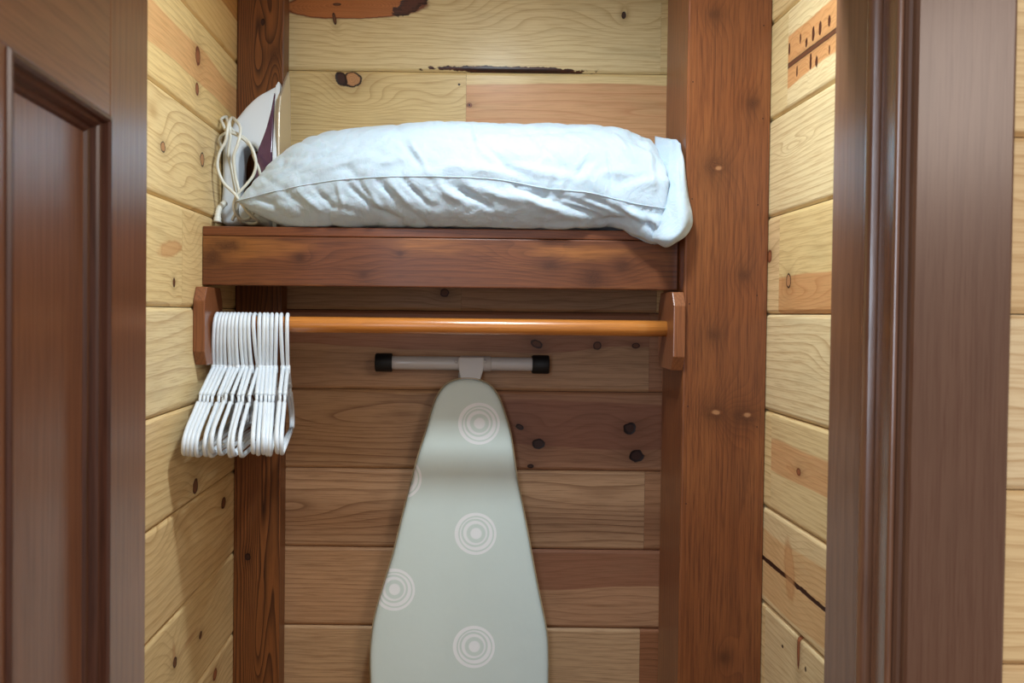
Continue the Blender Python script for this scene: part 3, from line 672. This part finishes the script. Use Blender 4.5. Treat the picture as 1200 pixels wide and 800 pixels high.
FOLDS = [  # x0, y0, x1, y1, width px, height mm (ridges +, valleys -)
 (405, 214, 438, 245, 4.5, 5), (438, 245, 470, 258, 4, 4), (395, 216, 402, 240, 4, -3), (420, 213, 436, 232, 3.5, 3.5), (440, 210, 462, 232, 4, 4.5), (425, 216, 448, 245, 4, -3), (470, 208, 500, 238, 3.5, 5.5),
 (455, 212, 480, 240, 4, -3), (330, 224, 352, 238, 5, 4), (365, 218, 390, 243, 4, 4), (350, 224, 375, 246, 4, -3.5), (300, 232, 320, 240, 4, 3), (500, 210, 517, 224, 4, 3), (520, 212, 575, 243, 5, 6), (505, 215, 548, 240, 6, -4),
 (545, 216, 612, 238, 7, -5), (596, 214, 652, 238, 6, 6), (652, 238, 702, 256, 5, 7), (600, 226, 680, 256, 7, -5), (640, 226, 712, 250, 5, 4), (690, 232, 735, 250, 6, 5), (715, 240, 770, 262, 6, -5), (735, 240, 790, 256, 5, 4),
 (548, 196, 600, 206, 11, -8), (560, 190, 620, 204, 5, 3), (600, 202, 645, 219, 7, -4), (590, 196, 640, 216, 5, 5), (605, 196, 660, 206, 7, -5), (660, 206, 705, 214, 6, -4), (640, 193, 670, 198, 8, 4), (675, 206, 690, 186, 4, 4), (684, 208, 700, 192, 4, -3),
 (690, 205, 735, 200, 5, -4), (715, 219, 760, 204, 4, 5), (730, 214, 775, 214, 8, -5), (712, 180, 718, 215, 3, 3.5), (760, 160, 765, 225, 7, -4), (783, 175, 790, 235, 5, 6), (776, 190, 779, 240, 5, -5), (722, 160, 740, 185, 5, -3),
 (740, 156, 772, 186, 5, 3.5), (600, 156, 700, 150, 4, 2.5), (625, 163, 655, 188, 3.5, 2.5), (665, 155, 700, 180, 4, -2.5), (555, 145, 562, 175, 3.5, -3), (562, 175, 590, 200, 3.5, -3), (570, 172, 600, 199, 4, 3),
 (330, 205, 400, 170, 4, 2.5), (345, 212, 420, 185, 4, -2.5), (360, 205, 410, 195, 4, 2.5), (310, 215, 360, 185, 4, -2), (420, 200, 470, 185, 5, -2.5), (470, 165, 495, 195, 4, 3), (480, 165, 502, 200, 4, -3), (500, 203, 540, 192, 5, -4),
 (430, 172, 470, 190, 5, 2), (385, 190, 425, 205, 4, 2), (420, 205, 510, 204, 4, -2.5), (645, 222, 650, 214, 4, 5), (655, 224, 660, 216, 4, -4), (768, 262, 778, 284, 5, -4), (752, 250, 770, 275, 5, 5),
 (690, 262, 735, 258, 4, 4), (640, 266, 700, 262, 4, -3)]
def seg_d(px, py, f):
    x0, y0, x1, y1 = f[:4]; dx, dy = x1-x0, y1-y0; t = max(-.15, min(1.15, ((px-x0)*dx+(py-y0)*dy)/(dx*dx+dy*dy)))
    fade = 1-max(0, abs(t-.5)-.5)/.15
    tt = max(0, min(1, t)); return math.hypot(px-x0-dx*tt, py-y0-dy*tt), (.45+.55*math.sin(math.pi*min(1, max(0, t))))
zsh = zt
def pillow_mesh():
    NU, NV = 300, 150; xs = [276+(799-276)*(0.5-0.5*math.cos(math.pi*(.06+.88*i/NU)) if False else i/NU) for i in range(NU+1)]
    grid = []
    for xp in xs:
        yf = interp(YFR, xp); a = interp(HALF, xp); seam = atY(xp, interp(SEAM, xp), yf)
        yc = yf+a
        zT = atY(xp, interp(TOP, xp), yc-.25*a).z; zB = atY(xp, interp(BOT, xp), yf+.05).z
        e0 = min(1, (xp-276)/60.); e1 = min(1, (799-xp)/26.)
        X = seam.x; ring = []
        zr0 = max(seam.z-.01, zsh+.05)
        for k in range(NV):
            th = 2*math.pi*k/NV; c, s = math.cos(th), math.sin(th)
            # th = 0 front seam, pi = rear
            yy = yc - a*math.copysign(abs(c)**.95, c)
            zs = seam.z*(.5+.5*c)+zr0*(.5-.5*c)
            if s >= 0: zz = zs+(zT-zs)*abs(s)**.82
            else: zz = zs-(zs-zB)*min(1, (1.22+.55*max(0, min(1, (xp-725)/35)))*abs(s)**.78)
            # the underside rests on the shelf behind its front edge
            if yy > YS+.004: zz = max(zz, zsh+.0015)
            elif s < 0 and yy > YS-.004 and xp > 735: yy = min(yy, YS-.004)
            # perspective: keep the same photo column while going deeper, within the closet
            xx = X*(1+(yy-yf)*.12*max(0, min(1, (xp-330)/80)))
            ring.append(Vector((xx, yy, zz)))
        # close the ends over a short round
        for end, ee in ((0, e0), (1, e1)):
            pass
        grid.append(ring)
    # round the right end in: shrink the last columns towards their centre
    n1 = 16
    for i in range(NU+1-n1, NU+1):
        t = (i-(NU-n1))/n1; f = math.sqrt(max(0, 1-t*t)); f = .25+.75*f
        cc = sum(grid[i], Vector())/NV
        for k in range(NV):
            p = grid[i][k]; grid[i][k] = Vector((p.x, cc.y+(p.y-cc.y)*f, cc.z+(p.z-cc.z)*f))
    n0 = 10
    for i in range(0, n0):
        t = 1-i/n0; f = math.sqrt(max(0, 1-t*t)); f = .12+.88*f
        cc = sum(grid[i], Vector())/NV; anchor = grid[i][0]
        for k in range(NV):
            p = grid[i][k]; grid[i][k] = Vector((p.x, anchor.y+(p.y-anchor.y)*(.35+.65*f), p.z if k == 0 else anchor.z+(p.z-anchor.z)*f))
    # folds, along the local normal
    out = [[None]*NV for _ in range(NU+1)]
    for i in range(NU+1):
        for k in range(NV):
            p = grid[i][k]
            du = grid[min(i+1, NU)][k]-grid[max(i-1, 0)][k]; dv = grid[i][(k+1) % NV]-grid[i][k-1]
            nn = dv.cross(du)
            if nn.length < 1e-9: out[i][k] = p; continue
            nn.normalize(); d = 0.
            fr = k < NV*.36 or k > NV*.70
            if fr:
                px, py = proj(p)
                for f in FOLDS:
                    if abs(px-(f[0]+f[2])/2) > abs(f[2]-f[0])/2+3*f[4]+2 or abs(py-(f[1]+f[3])/2) > abs(f[3]-f[1])/2+3*f[4]+2: continue
                    dd, am = seg_d(px, py, f); d += math.exp(-(dd/(f[4]*.75))**2)*f[5]*.0017*am
            q = Vector((p.x*9, p.y*9, p.z*20))
            d += (noise.noise(q)*.0035)
            rg = 1-abs(noise.noise(Vector((p.x*17+p.z*14, p.y*8, p.z*26+3.3))))*2
            d += max(0, rg)**2*.0034
            rg = 1-abs(noise.noise(Vector((p.x*45-p.z*25, p.y*18, p.z*40+7.3))))*2.2
            d += max(0, rg)**2*.0010
            # the seam is drawn in slightly
            sd = min(k, NV-k)
            d -= .0022*math.exp(-(sd/2.2)**2)
            d = d*min(1, (i+2)/14, (NU+2-i)/10)
            q = p+nn*d
            if q.y > YS-.002 and q.z < zsh+.0012 and not (q.y < YS): q.z = zsh+.0012
            q.y = min(q.y, YB-.003)
            if q.y > 1.597 and q.x > cxl-.002: q.x = cxl-.002
            out[i][k] = q
    return out
pg = pillow_mesh(); NU, NV = len(pg)-1, len(pg[0])
pc_ = Vector((atY(540, 260, 1.75).x, 1.75, zsh))
pil = thing('pillow', 'plump pillow in a creased white pillowcase lying along the shelf', 'pillow', pc_)
bm = bmesh.new(); vg = [[bm.verts.new(p-pc_) for p in ring] for ring in pg]
for i in range(NU):
    for k in range(NV): bm.faces.new((vg[i][k], vg[i][(k+1) % NV], vg[i+1][(k+1) % NV], vg[i+1][k]))
bm.faces.new(vg[0]); bm.faces.new(vg[-1][::-1])
cot = bpy.data.materials.new('white_cotton'); n = NT(cot); n.coord()
n.b.inputs['Base Color'].default_value = rgb(184, 200, 212); n.b.inputs['Roughness'].default_value = .8; n.b.inputs['Sheen Weight'].default_value = .25
n.b.inputs['Subsurface Weight'].default_value = .12; n.b.inputs['Subsurface Scale'].default_value = .01
n.bump(n.noise(n.obj, 1400, 1, .5)*.15+n.noise(n.obj, 38, 4, .6, .6)*2.2+n.noise(n.obj, 110, 2, .5, .4)*.5+n.m('POWER', 1-n.m('ABSOLUTE', n.noise(n.obj, 13, 3, .55, 1.2)-.5)*6., 3., clamp=True)*.35, .5, .0022)
me = fin(bm, 'case', True); link('case', me, cot, pil)
bm = bmesh.new(); tube_bm(bm, [pg[i][0]-pc_+Vector((0, -.0006, .0004)) for i in range(0, NU-6, 2)], .0011, 6)
link('seam_piping', fin(bm, 'seam_piping', True), cot, pil)
# open end of the case folded and hanging at the right, in front of the post
SH = [[(768, 160, 1.72), (782, 163, 1.68), (792, 164, 1.65), (797, 168, 1.63)],
      [(768, 178, 1.68), (785, 178, 1.640), (796, 180, 1.605), (801, 188, 1.598)],
      [(766, 205, 1.66), (786, 200, 1.600), (798, 204, 1.578), (804, 212, 1.592)],
      [(764, 228, 1.64), (786, 224, 1.582), (800, 230, 1.562), (807.5, 235, 1.582)],
      [(762, 246, 1.63), (785, 244, 1.574), (801, 250, 1.552), (811, 252, 1.575)],
      [(760, 262, 1.62), (782, 262, 1.566), (799, 267, 1.548), (810.5, 264, 1.572)],
      [(758, 274, 1.62), (775, 279, 1.564), (789, 281, 1.552), (803, 276, 1.570)],
      [(758, 278, 1.625), (771, 285, 1.592), (781, 289, 1.580), (791, 284, 1.590)]]
rowsP = [catmull([atY(*q) for q in r], 8) for r in SH]
colsP = list(zip(*rowsP)); gridP = [catmull(c, 7) for c in colsP]
bm = bmesh.new(); G = []
for i, c in enumerate(gridP):
    rr = []
    for j, p in enumerate(c):
        wv = noise.noise(Vector((i*.22, j*.08, 2.)))*.004+math.exp(-((i-8+j*.05)/2.)**2)*.003
        rr.append(bm.verts.new(p+Vector((0, -wv, 0))-pc_))
    G.append(rr)
for i in range(len(G)-1):
    for j in range(len(G[0])-1): bm.faces.new((G[i][j], G[i+1][j], G[i+1][j+1], G[i][j+1]))
o = link('hem_flap', fin(bm, 'hem_flap', True), cot, pil)
sd = o.modifiers.new('thick', 'SOLIDIFY'); sd.thickness = .003; sd.offset = 0

# ------------------------------------------------------------------ iron standing on its heel
wp = plain('iron_white', rgb(222, 230, 238), .28, 0, .4)
YI = 1.775
iron = thing('steam_iron', 'white and purple steam iron standing on its heel left of the pillow, cord wrapped round', 'iron', (atY(295, 262, YI).x, 1.80, zt))
io = Vector(iron.location)
def flat_curve(name, outer, holes, ext, bev, mat, Yc, parent, taper=None):
    cu = bpy.data.curves.new(name, 'CURVE'); cu.dimensions = '2D'; cu.fill_mode = 'BOTH'; cu.extrude = ext; cu.bevel_depth = bev; cu.bevel_resolution = 4; cu.offset = -bev
    for pts in [outer]+holes:
        q = catmull([(p[0], p[1], 0) for p in pts]+[(pts[0][0], pts[0][1], 0)], 5)[:-1]
        s = cu.splines.new('POLY'); s.points.add(len(q)-1); s.use_cyclic_u = True
        for a, b in zip(s.points, q): a.co = (b.x, b.y, 0, 1)
    tmp = bpy.data.objects.new('tmp', cu); C.objects.link(tmp)
    me = bpy.data.meshes.new_from_object(tmp.evaluated_get(bpy.context.evaluated_depsgraph_get())); bpy.data.objects.remove(tmp)
    me.materials.clear()
    for v_ in me.vertices:
        x, z, y = v_.co.x, v_.co.y, -v_.co.z
        f = taper(z) if taper else 1
        v_.co = (x, y*f, z)
    for p in me.polygons: p.use_smooth = False
    o = link(name, me, mat, parent, (0, Yc-io.y, 0)); return o
def I(pts): return [((atY(px, py, YI)-io).x, (atY(px, py, YI)-io).z) for px, py in pts]
tp = lambda z: max(.25, min(1, (.36-z)/.20))
flat_curve('iron_body', I([(322, 99), (313, 104), (300, 112), (288, 124), (279, 136), (274, 143), (271, 150), (264, 156), (262, 175), (262, 220), (262, 262), (300, 263), (322, 262), (322, 200), (322, 140)]),
           [I([(290, 172), (284, 178), (281, 195), (282, 232), (290, 240), (301, 236), (304, 200), (303, 180), (298, 172)])], .030, .012, wp, 1.80, iron, tp)
pm = plain('purple_tank', rgb(84, 52, 78), .18, 0, .6, 60, .5)
flat_curve('water_tank', I([(320.5, 104), (317, 128), (311, 155), (304, 178), (301, 205), (302, 236), (319, 240), (321, 180)]), [], .0395, .0035, pm, 1.80, iron, tp)
xsk = (atY(324, 180, YI)-io).x
flat_curve('sole_skirt', I([(321.5, 98), (326, 97), (326.5, 150), (326.5, 262), (321.5, 262), (321.5, 160)]), [], .043, .001, wp, 1.80, iron, tp)
chrome = plain('soleplate_metal', rgb(226, 220, 206), .34, .8)
xs_ = atY(328, 200, 1.765).x-io.x
def SY(px): return (-F*(xs_+io.x)/(PX-px)) if False else 0
yz = []
for (px, py) in ((338.5, 84), (334, 96), (329, 112), (327.5, 130), (327, 160), (327, 262), (340.5, 262), (340.5, 130), (340, 105)):
    p = atX(px, py, xs_+io.x); yz.append((p.y-io.y, p.z-io.z))
yz = [(y, max(.002, z)) for y, z in yz]
link('soleplate', fin(prism(yz, 'X', xs_-.004, xs_+.001, .0022), 'soleplate'), chrome, iron)
cordm = plain('white_cord', rgb(222, 222, 212), .4, 0, .2)
cp_ = [(300, 245, 1.725), (292, 256, 1.72), (281, 256, 1.71), (274, 243, 1.70), (278, 229, 1.698), (289, 216, 1.70), (297, 205, 1.702), (300, 191, 1.70), (296, 175, 1.70), (288, 163, 1.71), (275, 155, 1.72), (268, 146, 1.735), (266, 140, 1.76), (262, 137, 1.79), (258, 138, 1.76),
       (261, 145, 1.73), (265, 153, 1.72), (268, 143, 1.70), (266, 156, 1.69), (264, 166, 1.69), (257, 180, 1.69), (255, 196, 1.69), (262, 214, 1.69), (275, 227, 1.69), (284, 240, 1.685), (294, 252, 1.685), (303, 260, 1.70), (291, 262, 1.74), (280, 256, 1.715), (276, 225, 1.715), (272, 200, 1.715), (268, 180, 1.715),
       (270, 160, 1.715), (269, 144, 1.72), (272, 138, 1.76), (277, 142, 1.73), (282, 151, 1.705), (279, 168, 1.695), (274, 184, 1.695), (276, 207, 1.70), (280, 225, 1.70), (278, 245, 1.71), (272, 258, 1.715)]
pts = catmull([atY(*q)-io for q in cp_], 7)
for p in pts: p.z = max(p.z, .004); p.x = max(p.x, XL+.005-io.x)
bm = bmesh.new(); tube_bm(bm, pts, .0032, 8); cord_o = link('cord', fin(bm, 'cord', True), cordm, iron)
cq = [(305, 205, 1.71), (303, 197, 1.705), (298, 185, 1.702), (294, 172, 1.705), (284, 162, 1.71), (272, 156, 1.715), (262, 157, 1.715), (257, 164, 1.715), (260, 174, 1.72)]
bm = bmesh.new(); tube_bm(bm, catmull([atY(*q)-io for q in cq], 7), .0030, 8); link('cord', fin(bm, 'cord', True), cordm, iron)
sq = catmull([atY(263, 238, 1.735)-io, atY(258, 243, 1.72)-io, atY(255.5, 250, 1.71)-io, atY(254.5, 260, 1.705)-io], 8)
sq = [Vector((p.x, p.y, max(p.z, .008))) for p in sq]
bm = bmesh.new(); tube_bm(bm, sq, 0, 12, True, [.0055+.0016*(i % 3 == 0)+(.0025*max(0, i-18)/6) for i in range(len(sq))])
link('strain_relief', fin(bm, 'strain_relief', True), cordm, cord_o)
